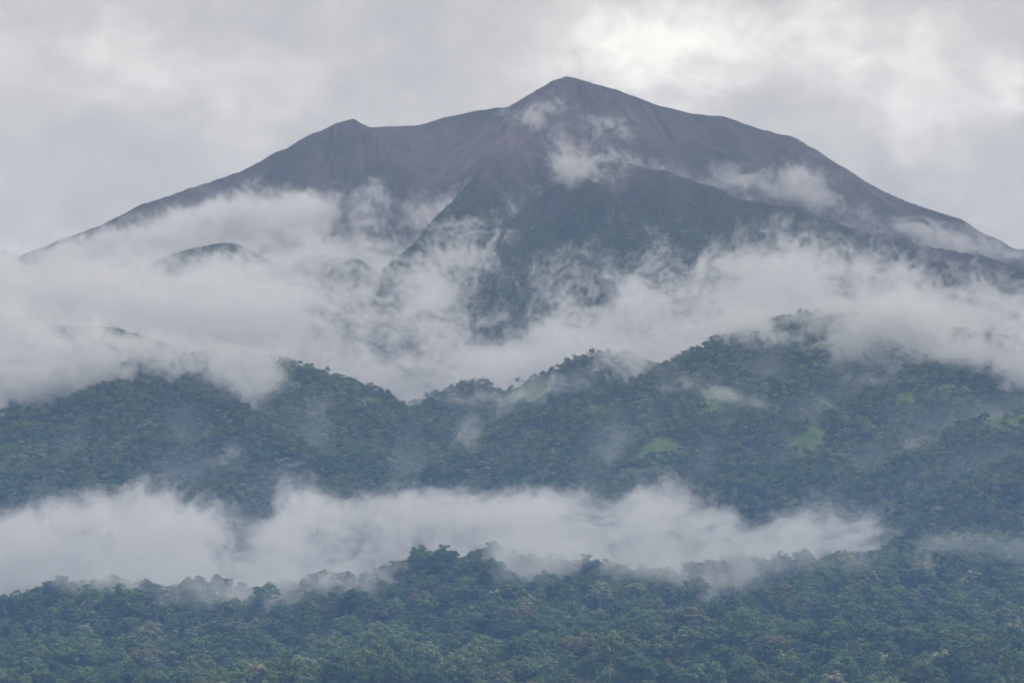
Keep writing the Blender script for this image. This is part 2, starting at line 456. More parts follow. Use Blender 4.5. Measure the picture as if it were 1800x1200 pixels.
def land_material():
    m, nt, out = new_mat('land')
    bs = N(nt, 'ShaderNodeBsdfPrincipled')
    bs.inputs['Roughness'].default_value = .95
    bs.inputs['Specular IOR Level'].default_value = .1
    nt.links.new(bs.outputs[0], out.inputs['Surface'])
    geo = N(nt, 'ShaderNodeNewGeometry')
    pos = geo.outputs['Position']
    mp = N(nt, 'ShaderNodeMapping')                       # streaks run down the slope
    mp.inputs['Scale'].default_value = (1, .16, .35)
    nt.links.new(pos, mp.inputs['Vector'])
    big = tex_noise(nt, pos, .004, 5, .55)
    st_a = N(nt, 'ShaderNodeAttribute', attribute_name='streak')
    red_a = N(nt, 'ShaderNodeAttribute', attribute_name='reddish')
    patch = tex_noise(nt, pos, .011, 4, .6)
    streak = math_node(nt, 'MULTIPLY_ADD', math_node(nt, 'MULTIPLY', st_a.outputs['Fac'], math_node(nt, 'MULTIPLY', patch, patch)), .95, .5)
    fine = tex_noise(nt, pos, .06, 9, .76)
    f1 = math_node(nt, 'MULTIPLY_ADD', big, .42, math_node(nt, 'MULTIPLY', streak, .6))
    f1 = math_node(nt, 'MULTIPLY_ADD', math_node(nt, 'MULTIPLY', red_a.outputs['Fac'], streak), .16, f1)
    rock = ramp_node(nt, f1, [(.34, (.021, .018, .026)), (.46, (.060, .052, .064)), (.55, (.110, .088, .098)), (.67, (.25, .172, .160))])
    rock = mixc(nt, math_node(nt, 'MULTIPLY', math_node(nt, 'SUBTRACT', fine, .45, clamp=True), 3.2, clamp=True), rock, (.125, .10, .10))
    scrub = ramp_node(nt, math_node(nt, 'MULTIPLY_ADD', streak, .4, math_node(nt, 'MULTIPLY', fine, .6)),
                      [(.34, (.012, .022, .014)), (.5, (.026, .042, .022)), (.62, (.05, .07, .03)), (.75, (.09, .11, .045))])
    veg_a = N(nt, 'ShaderNodeAttribute', attribute_name='veg')
    col = mixc(nt, veg_a.outputs['Fac'], rock, scrub)
    clr = N(nt, 'ShaderNodeAttribute', attribute_name='clearing')
    grass = ramp_node(nt, fine, [(.3, (.05, .10, .028)), (.48, (.12, .20, .05)), (.66, (.22, .29, .085))])
    col = mixc(nt, clr.outputs['Fac'], col, grass)
    nt.links.new(col, bs.inputs['Base Color'])
    bump = N(nt, 'ShaderNodeBump')
    bump.inputs['Strength'].default_value = 1.0
    bump.inputs['Distance'].default_value = 11.0
    hh = math_node(nt, 'MULTIPLY_ADD', streak, 1.2, math_node(nt, 'MULTIPLY', fine, .9))
    nt.links.new(hh, bump.inputs['Height'])
    nt.links.new(bump.outputs[0], bs.inputs['Normal'])
    return m

LAND = land_material()
r_a = int(np.searchsorted(YS, 3400)); r_b = int(np.searchsorted(YS, 5760))
sheet('forest_foothill', 0, r_a + 1, LAND)
sheet('forested_hills', r_a, r_b + 1, LAND)
sheet('mountain', r_b, len(YS), LAND)

def plain_ground():
    me = bpy.data.meshes.new('ground')
    n = 60
    xs = np.linspace(-9000, 9000, n); ys = np.linspace(-3500, 13500, n)
    X, Y = np.meshgrid(xs, ys)
    Z = -8 - 3 * fbm(X / 900, Y / 900, 3, 3) + np.clip((Y - 2000) / 8000, 0, .9) * 80
    inside = (np.abs(X) < .19 * Y + 300) & (Y > 1200) & (Y < 10200)
    Z = np.where(inside, -40, Z)
    idx = np.arange(n * n).reshape(n, n)
    f = np.stack([idx[:-1, :-1], idx[:-1, 1:], idx[1:, 1:], idx[1:, :-1]], -1).reshape(-1, 4)
    me.from_pydata(np.stack([X, Y, Z], -1).reshape(-1, 3).tolist(), [], f.tolist())
    a = me.attributes.new('veg', 'FLOAT', 'POINT'); a.data.foreach_set('value', np.ones(n * n, np.float32))
    me.attributes.new('clearing', 'FLOAT', 'POINT')
    me.materials.append(LAND)
    me.shade_smooth()
    o = bpy.data.objects.new('ground', me)
    COL.objects.link(o)
    o['kind'] = 'structure'
plain_ground()

# ------------------------------------------------------------------ trees
def leaf_material(name, stops, pale=0.0):
    m, nt, out = new_mat(name)
    oi = N(nt, 'ShaderNodeObjectInfo')
    geo = N(nt, 'ShaderNodeNewGeometry')
    fine = tex_noise(nt, geo.outputs['Position'], .42, 4, .7)
    f = math_node(nt, 'MULTIPLY_ADD', oi.outputs['Random'], .95, math_node(nt, 'MULTIPLY', math_node(nt, 'SUBTRACT', fine, .40), 1.5), clamp=True)
    col = ramp_node(nt, f, stops)
    bs = N(nt, 'ShaderNodeBsdfPrincipled')
    bs.inputs['Roughness'].default_value = .6
    bs.inputs['Specular IOR Level'].default_value = .25
    nt.links.new(col, bs.inputs['Base Color'])
    nt.links.new(bs.outputs[0], out.inputs['Surface'])
    return m

LEAF = {
 'dark': leaf_material('leaf_dark', [(0, (.018, .052, .022)), (.40, (.055, .118, .044)), (.75, (.11, .19, .058)), (1, (.175, .26, .075))]),
 'mid': leaf_material('leaf_mid', [(0, (.045, .10, .034)), (.5, (.108, .19, .056)), (1, (.19, .28, .08))]),
 'olive': leaf_material('leaf_olive', [(0, (.080, .092, .034)), (.5, (.15, .155, .055)), (1, (.25, .23, .08))]),
 'lime': leaf_material('leaf_lime', [(0, (.09, .17, .036)), (.5, (.17, .27, .05)), (1, (.27, .37, .075))]),
 'pale': leaf_material('leaf_pale', [(0, (.14, .165, .09)), (.5, (.24, .265, .135)), (1, (.37, .39, .21))]),
 'rust': leaf_material('leaf_rust', [(0, (.10, .07, .032)), (.5, (.16, .11, .048)), (1, (.24, .16, .07))]),
}
def bark_material(name, a, b):
    m, nt, out = new_mat(name)
    geo = N(nt, 'ShaderNodeNewGeometry')
    n = tex_noise(nt, geo.outputs['Position'], .8, 4, .6)
    bs = N(nt, 'ShaderNodeBsdfPrincipled')
    bs.inputs['Roughness'].default_value = .9
    nt.links.new(ramp_node(nt, n, [(.35, a), (.7, b)]), bs.inputs['Base Color'])
    nt.links.new(bs.outputs[0], out.inputs['Surface'])
    return m
BARK = bark_material('bark_grey', (.10, .085, .07), (.22, .19, .16))
BARK_PALE = bark_material('bark_pale', (.28, .25, .21), (.50, .47, .42))

def tube(V, F, pts, radii, sides=5):
    base = len(V)
    pts = [np.array(p, float) for p in pts]
    for i, p in enumerate(pts):
        d = pts[min(i + 1, len(pts) - 1)] - pts[max(i - 1, 0)]
        d = d / (np.linalg.norm(d) + 1e-9)
        a = np.cross(d, (0.3, 1, .1)); a /= np.linalg.norm(a)
        b = np.cross(d, a)
        for s in range(sides):
            t = 2 * math.pi * s / sides
            V.append(tuple(p + radii[i] * (math.cos(t) * a + math.sin(t) * b)))
    for i in range(len(pts) - 1):
        for s in range(sides):
            s2 = (s + 1) % sides
            F.append((base + i * sides + s, base + i * sides + s2, base + (i + 1) * sides + s2, base + (i + 1) * sides + s))
    F.append(tuple(base + (len(pts) - 1) * sides + s for s in range(sides)))

def leaf_cloud(centres, rads, per, size, g):
    """many small tilted leaf sprays round each clump centre, denser at its upper shell"""
    c = np.repeat(centres, per, 0)
    r = np.repeat(rads, per)[:, None]
    d = g.normal(size=c.shape)
    d /= np.linalg.norm(d, axis=1)[:, None]
    d[:, 2] = np.where(d[:, 2] < -.35, -d[:, 2], d[:, 2])
    p = c + d * r * g.uniform(.55, 1.05, (len(c), 1)) * np.array([1, 1, .75])
    nrm = d + g.normal(scale=.45, size=d.shape) + np.array([0, 0, .35])
    nrm /= np.linalg.norm(nrm, axis=1)[:, None]
    a = np.cross(nrm, g.normal(size=d.shape)); a /= np.linalg.norm(a, axis=1)[:, None]
    b = np.cross(nrm, a)
    s = size * g.uniform(.6, 1.35, (len(c), 1))
    q = np.stack([p - a * s, p - b * s * .55, p + a * s, p + b * s * .55], 1).reshape(-1, 3)
    f = np.arange(len(q)).reshape(-1, 4)
    return q, f

def make_mesh(name, V, F, mat):
    me = bpy.data.meshes.new(name)
    me.from_pydata([tuple(v) for v in V], [], [tuple(x) for x in F])
    me.materials.append(mat)
    me.update()
    return me

def tree_meshes(shape, leaf, seed, lod, bark=BARK):
    """trunk mesh and crown mesh of a rainforest tree, total height about 24 m for the near ones"""
    g = np.random.default_rng(seed)
    if shape == 'round':   H, cr, ch, base = 22, 6.3, 5.6, .62
    elif shape == 'umbrella': H, cr, ch, base = 22, 7.2, 5.0, .70
    elif shape == 'tall':  H, cr, ch, base = 26, 5.2, 6.0, .68
    elif shape == 'column': H, cr, ch, base = 21, 4.4, 7.0, .58
    elif shape == 'low':   H, cr, ch, base = 15, 6.0, 4.6, .58
    elif shape == 'sparse': H, cr, ch, base = 24, 6.4, 5.6, .66
    n = {'near': 60, 'mid': 24, 'far': 9}[lod]
    per = {'near': 72, 'mid': 26, 'far': 18}[lod]
    size = {'near': .43, 'mid': 1.0, 'far': 1.7}[lod]
    if shape == 'sparse': n = int(n * .62)
    cz = H * base + ch * .35
    cs, rs = [], []
    lean = g.normal(scale=.8, size=2)
    for i in range(n):
        d = g.normal(size=3); d /= np.linalg.norm(d)
        if d[2] < -.45: d[2] = -d[2]
        rad = g.uniform(.45, .95)
        # lopsided outline: big lobes
        lob = 1 + .28 * math.sin(2 * math.atan2(d[1], d[0]) + seed) + .2 * math.sin(3 * math.atan2(d[1], d[0]) + 2 * seed)
        cs.append((d[0] * cr * rad * lob + lean[0], d[1] * cr * rad * lob + lean[1], cz + d[2] * ch * rad + g.normal() * .6))
        rs.append(cr * g.uniform(.17, .33) * (1.0 if shape != 'sparse' else .8))
    cs, rs = np.array(cs), np.array(rs)
    q, f = leaf_cloud(cs, rs, per, size, g)
    crown = make_mesh(shape + '_crown', q, f, LEAF[leaf])
    V, F = [], []
    r0 = .42 if shape != 'umbrella' else .55
    top = np.array([lean[0], lean[1], cz])
    mids = [np.array([0, 0, -2.0]), np.array([g.normal() * .2, g.normal() * .2, H * .25]), top * .62 + np.array([g.normal() * .4, g.normal() * .4, 0]), top + np.array([0, 0, ch * .3])]
    sides = {'near': 6, 'mid': 4, 'far': 3}[lod]
    tube(V, F, mids, [r0 * 1.25, r0, r0 * .75, r0 * .3], sides)
    limbs = {'near': 9, 'mid': 3, 'far': 0}[lod]
    for i in range(limbs):
        t = g.uniform(.62, .95)
        s = mids[2] * (1 - (t - .62) / .38) + mids[3] * ((t - .62) / .38)
        e = cs[g.integers(len(cs))]
        tube(V, F, [s, (s + e) / 2 + np.array([0, 0, -.5]), e], [r0 * .42, r0 * .28, r0 * .12], 4)
    trunk = make_mesh(shape + '_trunk', V, F, bark)
    return trunk, crown

KINDS_ = [  # shape, leaf, bark, weight, colour phrase
 ('round', 'dark', BARK, 5, 'dark green rounded'), ('round', 'mid', BARK, 4, 'mid green rounded'), ('low', 'dark', BARK, 3, 'low dark bushy'),
 ('umbrella', 'dark', BARK_PALE, .5, 'tall dark flat-topped'), ('umbrella', 'olive', BARK, .4, 'olive flat-topped'), ('tall', 'mid', BARK_PALE, 1.2, 'slender pale-trunked'),
 ('column', 'dark', BARK, 2.0, 'narrow dark upright'), ('sparse', 'pale', BARK_PALE, .7, 'pale grey thin-leaved'), ('low', 'lime', BARK, 1.3, 'bright lime green low'), ('round', 'rust', BARK, .05, 'rusty brown rounded'),
 ('low', 'olive', BARK, 1.1, 'low olive bushy'), ('sparse', 'mid', BARK_PALE, 1.4, 'open-crowned mid green'),
]
NEAR = [tree_meshes(s, l, 100 + i, 'near', b) for i, (s, l, b, w, c) in enumerate(KINDS_)]
MID = [tree_meshes(s, l, 200 + i, 'mid', b) for i, (s, l, b, w, c) in enumerate(KINDS_)]
FARK = [0, 1, 2, 6, 10, 7]
FAR = [tree_meshes(KINDS_[i][0], KINDS_[i][1], 300 + i, 'far', KINDS_[i][2]) for i in FARK]

# horizon seen along each column of the land, to leave out trees nobody sees
ANG = (GH - CAM_Z) / GY
RUN = np.maximum.accumulate(ANG, axis=0)

def scatter(y0, y1, step, hgt, margin=12.0, umax=.142):
    xs = np.arange(-umax * y1, umax * y1, step)
    ys = np.arange(y0, y1, step)
    X, Y = np.meshgrid(xs, ys)
    X = (X + rng.uniform(-.48, .48, X.shape) * step).ravel()
    Y = (Y + rng.uniform(-.48, .48, Y.shape) * step).ravel()
    k = np.abs(X / Y) < umax
    X, Y = X[k], Y[k]
    Z = ground_z(X, Y)
    i = np.clip(np.searchsorted(YS, Y - 15) - 1, 0, len(YS) - 1)
    j = np.clip(((X / Y - U[0]) / (U[1] - U[0])).astype(int), 0, len(U) - 1)
    vis = (Z + hgt + margin - CAM_Z) / Y > RUN[i, j]
    c = clear[i, j] < rng.uniform(.05, .8, len(X))
    v = veg[i, j] > rng.uniform(.25, .95, len(X))
    PX, PY = to_pix(X, Y, Z + hgt)
    k = vis & c & v & (PY < 1225)
    return X[k], Y[k], Z[k], PX[k], PY[k]

KW = np.array([k[3] for k in KINDS_]); KW = KW / KW.sum()

MW = KW * np.array([.9, 1, .9, 1, 1, .6, 1, 2.6, 2.0, .8, 1.7, .6]); MW = MW / MW.sum()

def pick_kinds(X, Y, w, sc=1.0):
    # kinds gather in stands
    n = len(X)
    f = np.stack([fbm(X / (110 + 23 * i % 60), Y / 150, 3, 400 + 13 * i) for i in range(len(w))], 1)
    p = np.log(w)[None, :] + 3.4 * f + rng.gumbel(size=(n, len(w))) * .9
    return p.argmax(1)

def forest(name, label, pts, protos, kinds, scale_rng, seed, zsc=1.0, sink=0.0):
    """one uncountable mass of trees: points carrying kind, turn and size, each showing one of the tree shapes"""
    X, Y, Z = pts
    g = np.random.default_rng(seed)
    n = len(X)
    me = bpy.data.meshes.new(name)
    me.vertices.add(n)
    me.vertices.foreach_set('co', np.stack([X, Y, Z - sink], -1).astype(np.float32).ravel())
    a = me.attributes.new('kind_index', 'INT', 'POINT'); a.data.foreach_set('value', kinds.astype(np.int32))
    a = me.attributes.new('turn', 'FLOAT', 'POINT'); a.data.foreach_set('value', g.uniform(0, 6.283, n).astype(np.float32))
    a = me.attributes.new('size', 'FLOAT', 'POINT'); a.data.foreach_set('value', (g.uniform(*scale_rng, n) * np.exp(.22 * g.normal(size=n)).clip(.65, 1.3)).astype(np.float32))
    o = bpy.data.objects.new(name, me)
    COL.objects.link(o)
    tag(o, label, 'forest', kind='stuff')
    nt = bpy.data.node_groups.new(name + '_nodes', 'GeometryNodeTree')
    nt.interface.new_socket('Geometry', in_out='INPUT', socket_type='NodeSocketGeometry')
    nt.interface.new_socket('Geometry', in_out='OUTPUT', socket_type='NodeSocketGeometry')
    gi = nt.nodes.new('NodeGroupInput'); go = nt.nodes.new('NodeGroupOutput')
    iop = nt.nodes.new('GeometryNodeInstanceOnPoints')
    nt.links.new(gi.outputs[0], iop.inputs['Points'])
    g2i = nt.nodes.new('GeometryNodeGeometryToInstance')
    for k in range(len(protos) - 1, -1, -1):
        tr, cr = protos[k]
        pm = bpy.data.meshes.new('tree_shape')
        # trunk and crown joined for the mass
        pv = np.concatenate([np.array([v.co[:] for v in tr.vertices]), np.array([v.co[:] for v in cr.vertices])])
        nv = len(tr.vertices)
        pf = [tuple(p.vertices) for p in tr.polygons] + [tuple(i + nv for i in p.vertices) for p in cr.polygons]
        pm.from_pydata(pv.tolist(), [], pf)
        pm.materials.append(tr.materials[0]); pm.materials.append(cr.materials[0])
        mi = np.zeros(len(pf), np.int32); mi[len(tr.polygons):] = 1
        pm.polygons.foreach_set('material_index', mi)
        po = bpy.data.objects.new('tree_shape', pm)
        oi = nt.nodes.new('GeometryNodeObjectInfo')
        oi.inputs['Object'].default_value = po
        nt.links.new(oi.outputs['Geometry'], g2i.inputs[0])
    nt.links.new(g2i.outputs[0], iop.inputs['Instance'])
    iop.inputs['Pick Instance'].default_value = True
    def attr(nm, typ):
        n_ = nt.nodes.new('GeometryNodeInputNamedAttribute'); n_.data_type = typ
        n_.inputs['Name'].default_value = nm
        return n_.outputs['Attribute']
    nt.links.new(attr('kind_index', 'INT'), iop.inputs['Instance Index'])
    cx = nt.nodes.new('ShaderNodeCombineXYZ')
    nt.links.new(attr('turn', 'FLOAT'), cx.inputs[2])
    nt.links.new(cx.outputs[0], iop.inputs['Rotation'])
    cs = nt.nodes.new('ShaderNodeCombineXYZ')
    sz = attr('size', 'FLOAT')
    nt.links.new(sz, cs.inputs[0]); nt.links.new(sz, cs.inputs[1])
    ml = nt.nodes.new('ShaderNodeMath'); ml.operation = 'MULTIPLY'; ml.inputs[1].default_value = zsc
    nt.links.new(sz, ml.inputs[0]); nt.links.new(ml.outputs[0], cs.inputs[2])
    nt.links.new(cs.outputs[0], iop.inputs['Scale'])
    nt.links.new(iop.outputs[0], go.inputs[0])
    md = o.modifiers.new('trees', 'NODES')
    md.node_group = nt
    return o

# --- the nearest trees, one by one
X, Y, Z, PX, PY = scatter(1960, 3420, 8.8, 24)
kd = pick_kinds(X, Y, KW)
tall = (PX > 1000) & (Y < 2330) & (rng.uniform(size=len(X)) < .22)
kd = np.where(tall, np.where(rng.uniform(size=len(X)) < .6, 5, 11), kd)
infr = (PX > 5) & (PX < 1795) & (PY < 1185)
order = np.argsort(np.where(infr, Y, 1e6))
chosen = order[:300]
rest = np.ones(len(X), bool); rest[chosen] = False
print('near trees', len(X))

TENTH = ['first tenth from left', 'second tenth from left', 'third tenth from left', 'fourth tenth from left', 'fifth tenth from left',
         'fifth tenth from right', 'fourth tenth from right', 'third tenth from right', 'second tenth from right', 'first tenth from right']
ORD = ['first', 'second', 'third', 'fourth', 'fifth', 'sixth', 'seventh', 'eighth', 'ninth', 'tenth', 'eleventh', 'twelfth', 'thirteenth', 'fourteenth', 'fifteenth', 'sixteenth', 'seventeenth', 'eighteenth', 'nineteenth', 'twentieth', 'twenty-first', 'twenty-second', 'twenty-third', 'twenty-fourth', 'twenty-fifth', 'twenty-sixth', 'twenty-seventh', 'twenty-eighth']
cells = {}
for i in chosen:
    cells.setdefault((int(kd[i]), min(9, int(PX[i] / 180))), []).append(i)
LABEL = {}
for (k, zi), ids in cells.items():
    ids.sort(key=lambda q: PX[q])
    for q, i in enumerate(ids):
        what = KINDS_[k][4] + ' tree, bottom edge, ' + TENTH[zi]
        LABEL[i] = what if len(ids) == 1 else what + ', %s such there' % ORD[min(q, 27)]
tg = np.random.default_rng(77)
for i in chosen:
    k = int(kd[i])
    root = bpy.data.objects.new('rainforest_tree', None)
    root.empty_display_size = 2
    COL.objects.link(root)
    root.location = (X[i], Y[i], Z[i])
    root.rotation_euler = (0, 0, tg.uniform(0, 6.283))
    s = float(np.clip(1.02 * np.exp(tg.normal() * .26), .65, 1.8))
    root.scale = (s, s, s * tg.uniform(.85, 1.1))
    tag(root, LABEL[i], 'tree', 'rainforest trees along the bottom edge')
    for nm, me in zip(('trunk', 'crown'), NEAR[k]):
        c = bpy.data.objects.new(nm, me)
        COL.objects.link(c)
        c.parent = root

forest('foothill_forest', 'blue-green rainforest canopy covering the low foothill in front', (X[rest], Y[rest], Z[rest]), NEAR, kd[rest], (.60, 1.35), 1, .80, 5.0)
X, Y, Z, PX, PY = scatter(3420, 5720, 6.9, 10)
print('mid trees', len(X))
forest('hillside_forest', 'dense rainforest covering the cloud-wrapped middle hills', (X, Y, Z), MID, pick_kinds(X, Y, MW), (.40, .72), 2, .80, 3.6)
X, Y, Z, PX, PY = scatter(5720, 8000, 7.5, 5)
print('far trees', len(X))
fw = np.array([KINDS_[i][3] for i in FARK]); fw = fw / fw.sum()
forest('mountain_scrub', 'low dark green scrub forest covering the buttress below the summit', (X, Y, Z), FAR, pick_kinds(X, Y, fw), (.24, .42), 3, .55, 2.0)

# ------------------------------------------------------------------ cloud banks
def cloud_material(name, color, density):
    m, nt, out = new_mat(name)
    pv = N(nt, 'ShaderNodeVolumePrincipled')
    pv.inputs['Color'].default_value = (*color, 1)
    pv.inputs['Density'].default_value = density
    pv.inputs['Anisotropy'].default_value = .0
    nt.links.new(pv.outputs[0], out.inputs['Volume'])
    return m
CLOUD = cloud_material('cloud_vapour', (.965, .963, .96), .01)

FFT_OK = sorted(2 ** a * 3 ** b * 5 ** c for a in range(1, 11) for b in range(5) for c in range(3) if 8 <= 2 ** a * 3 ** b * 5 ** c <= 1200)

def spectral(shape, vox, seed, beta=1.85, lo=260., deep=2.2, ang=0., stretch=1.0, hicut=0.):
    """drifting turbulence: power-law noise of unit spread, drawn out along the wind (ang in the x-z plane) and in depth"""
    g = np.random.default_rng(seed)
    w = np.fft.rfftn(g.standard_normal(shape, dtype=np.float32))
    fx = np.fft.fftfreq(shape[0], vox[0])[:, None, None].astype(np.float32)
    fy = np.fft.fftfreq(shape[1], vox[1])[None, :, None].astype(np.float32) * deep
    fz = np.fft.rfftfreq(shape[2], vox[2])[None, None, :].astype(np.float32)
    c, s_ = math.cos(R(ang)), math.sin(R(ang))
    ka = (fx * c + fz * s_) * stretch
    kb = (-fx * s_ + fz * c)
    k = np.sqrt(ka * ka + kb * kb + fy * fy)
    amp = (k + 1 / lo) ** (-beta)
    if hicut: amp = amp * np.exp(-(k * hicut) ** 2)
    amp[0, 0, 0] = 0
    n = np.fft.irfftn(w * amp, s=shape).astype(np.float32)
    n -= n.mean()
    return n / n.std()

def poly_sdf(px, py, poly):
    """signed distance (positive inside) to a polygon, in photo pixels"""
    P = np.array(poly, float)
    d = np.full(px.shape, 1e9)
    ins = np.zeros(px.shape, bool)
    for a, b in zip(P, np.roll(P, -1, 0)):
        e = b - a
        t = np.clip(((px - a[0]) * e[0] + (py - a[1]) * e[1]) / (e @ e + 1e-9), 0, 1)
        d = np.minimum(d, np.hypot(px - a[0] - t * e[0], py - a[1] - t * e[1]))
        c = (a[1] > py) != (b[1] > py)
        ins ^= c & (px < (b[0] - a[0]) * (py - a[1]) / (b[1] - a[1] + 1e-12) + a[0])
    return np.where(ins, d, -d)

def cloud(name, label, Y0, thick, shapes, dens, seed, vox=(4., 10., 4.), lean=1.0, soft=55., rag=.62, fine=.5, cap=.8, lo=220., ang=-15., stretch=1.8, stir=40., power=2.0):
    """a bank of cloud standing round distance Y0: outline shapes (+ bank, - gap) with torn, turbulent edges, lens-shaped in depth, leaning back with the slope"""
    allp = np.array([p for s in shapes for p in s[1]], float)
    pad = soft * 1.0
    x0 = (allp[:, 0].min() - pad - 900) / FPX * Y0; x1 = (allp[:, 0].max() + pad - 900) / FPX * Y0
    z1 = at(900, allp[:, 1].min() - pad, Y0)[2]; z0 = at(900, allp[:, 1].max() + pad, Y0)[2]
    x0 = max(x0, -.150 * Y0); x1 = min(x1, .150 * Y0)
    zm = (z0 + z1) / 2
    y0 = Y0 - thick * 1.3 - abs(lean) * (z1 - zm); y1 = Y0 + thick * 1.3 + abs(lean) * (z1 - zm)
    res = [min(q for q in FFT_OK if q >= (b - a) / v) for a, b, v in zip((x0, y0, z0), (x1, y1, z1), vox)]
    xs, ys, zs = (np.linspace(a, b, n) for a, b, n in zip((x0, y0, z0), (x1, y1, z1), res))
    # outline in the x-z plane of the bank
    PXc = 900 + xs / Y0 * FPX
    PYc = np.interp(zs, [at(900, p, Y0)[2] for p in range(1400, -400, -20)], list(range(1400, -400, -20)))
    A, B = np.meshgrid(PXc, PYc, indexing='ij')
    M = np.full(A.shape, -1.6)
    for s in shapes:
        sd = poly_sdf(A, B, s[1])
        w = s[2] if len(s) > 2 else soft
        if s[0] > 0:
            M = np.maximum(M, np.clip(sd / w, -1.6, cap * s[0]))
        else:
            M = M + s[0] * smooth(-w, w, sd)
    low = spectral(res, vox, seed, 2.5, lo, 2.2, ang, 1.3)
    hi = spectral(res, vox, seed + 1, 1.95, 110., 2.6, ang, stretch)
    # stir the streaks with a slow swirl so they curl into wisps
    ix, iy, iz = np.meshgrid(*(np.arange(r) for r in res), indexing='ij')
    sw1 = spectral(res, vox, seed + 2, 3.2, 160., 2.5)
    sw2 = spectral(res, vox, seed + 3, 3.2, 160., 2.5)
    hi = hi[(ix + np.rint(sw1 * stir / vox[0]).astype(int)) % res[0], iy, (iz + np.rint(sw2 * stir * .7 / vox[2]).astype(int)) % res[2]]
    nse = (1 - fine) * low + fine * hi
    yc = Y0 + lean * (zs - zm)
    dy = np.abs(ys[:, None] - yc[None, :]) / thick                     # (ny, nz)
    D = M[:, None, :] - 1.0 * (dy ** 2)[None, :, :] + rag * nse
    D = np.clip(D, 0, 1.15) ** power * 1.5
    D = D * (dens * 100)
    D[D < dens * 1.5] = 0
    return vapour_object(name, label, D, xs, ys, zs, CLOUD)

def vapour_object(name, label, D, xs, ys, zs, mat):
    """an object whose vapour density is given on a grid"""
    res = D.shape
    x0, x1, y0, y1, z0, z1 = (float(v) for v in (xs[0], xs[-1], ys[0], ys[-1], zs[0], zs[-1]))
    # closed at the sides of its own box
    for ax in range(3):
        sl = [slice(None)] * 3
        for e in (0, -1):
            sl[ax] = e
            D[tuple(sl)] = 0
    n = D.size
    me = bpy.data.meshes.new(name)
    XX, YY, ZZ = np.meshgrid(xs, ys, zs, indexing='ij')
    me.vertices.add(n)
    me.vertices.foreach_set('co', np.stack([XX, YY, ZZ], -1).astype(np.float32).ravel())
    a = me.attributes.new('vapour', 'FLOAT', 'POINT'); a.data.foreach_set('value', D.astype(np.float32).ravel())
    me.materials.append(mat)
    o = bpy.data.objects.new(name, me)
    COL.objects.link(o)
    tag(o, label, 'cloud', 'clouds hanging on the mountain', 'stuff')
    nt = bpy.data.node_groups.new(name + '_nodes', 'GeometryNodeTree')
    nt.interface.new_socket('Geometry', in_out='INPUT', socket_type='NodeSocketGeometry')
    nt.interface.new_socket('Geometry', in_out='OUTPUT', socket_type='NodeSocketGeometry')
    gi = nt.nodes.new('NodeGroupInput'); go = nt.nodes.new('NodeGroupOutput')
    vc = nt.nodes.new('GeometryNodeVolumeCube')
    vc.inputs['Min'].default_value = (x0, y0, z0); vc.inputs['Max'].default_value = (x1, y1, z1)
    for q, nm in zip(res, ('X', 'Y', 'Z')):
        vc.inputs['Resolution ' + nm].default_value = q
    pos = nt.nodes.new('GeometryNodeInputPosition')
    def vm(op, a_, b_=None):
        n_ = nt.nodes.new('ShaderNodeVectorMath'); n_.operation = op
        nt.links.new(a_, n_.inputs[0])
        if b_ is not None: n_.inputs[1].default_value = b_
        return n_
    v = vm('SUBTRACT', pos.outputs[0], (x0, y0, z0)).outputs[0]
    v = vm('MULTIPLY', v, ((res[0] - 1) / (x1 - x0), (res[1] - 1) / (y1 - y0), (res[2] - 1) / (z1 - z0))).outputs[0]
    v = vm('ADD', v, (.5, .5, .5)).outputs[0]
    v = vm('FLOOR', v).outputs[0]
    v = vm('MAXIMUM', v, (0, 0, 0)).outputs[0]
    v = vm('MINIMUM', v, (res[0] - 1, res[1] - 1, res[2] - 1)).outputs[0]
    sp = nt.nodes.new('ShaderNodeSeparateXYZ'); nt.links.new(v, sp.inputs[0])
    def toint(sock):
        n_ = nt.nodes.new('FunctionNodeFloatToInt'); n_.rounding_mode = 'ROUND'
        nt.links.new(sock, n_.inputs[0]); return n_.outputs[0]
    def imath(op, a_, b_):
        n_ = nt.nodes.new('FunctionNodeIntegerMath'); n_.operation = op
        nt.links.new(a_, n_.inputs[0])
        if hasattr(b_, 'is_linked'): nt.links.new(b_, n_.inputs[1])
        else: n_.inputs[1].default_value = b_
        return n_.outputs[0]
    ii = imath('ADD', imath('MULTIPLY', toint(sp.outputs[0]), res[1] * res[2]),
               imath('ADD', imath('MULTIPLY', toint(sp.outputs[1]), res[2]), toint(sp.outputs[2])))
    si = nt.nodes.new('GeometryNodeSampleIndex'); si.data_type = 'FLOAT'; si.domain = 'POINT'
    na = nt.nodes.new('GeometryNodeInputNamedAttribute'); na.data_type = 'FLOAT'; na.inputs['Name'].default_value = 'vapour'
    nt.links.new(gi.outputs[0], si.inputs['Geometry'])
    nt.links.new(na.outputs['Attribute'], si.inputs['Value'])
    nt.links.new(ii, si.inputs['Index'])
    nt.links.new(si.outputs[0], vc.inputs['Density'])
    sm = nt.nodes.new('GeometryNodeSetMaterial'); sm.inputs['Material'].default_value = mat
    nt.links.new(vc.outputs[0], sm.inputs['Geometry'])
    nt.links.new(sm.outputs[0], go.inputs[0])
    md = o.modifiers.new('vapour', 'NODES')
    md.node_group = nt
    print(name, res, n)
    return o

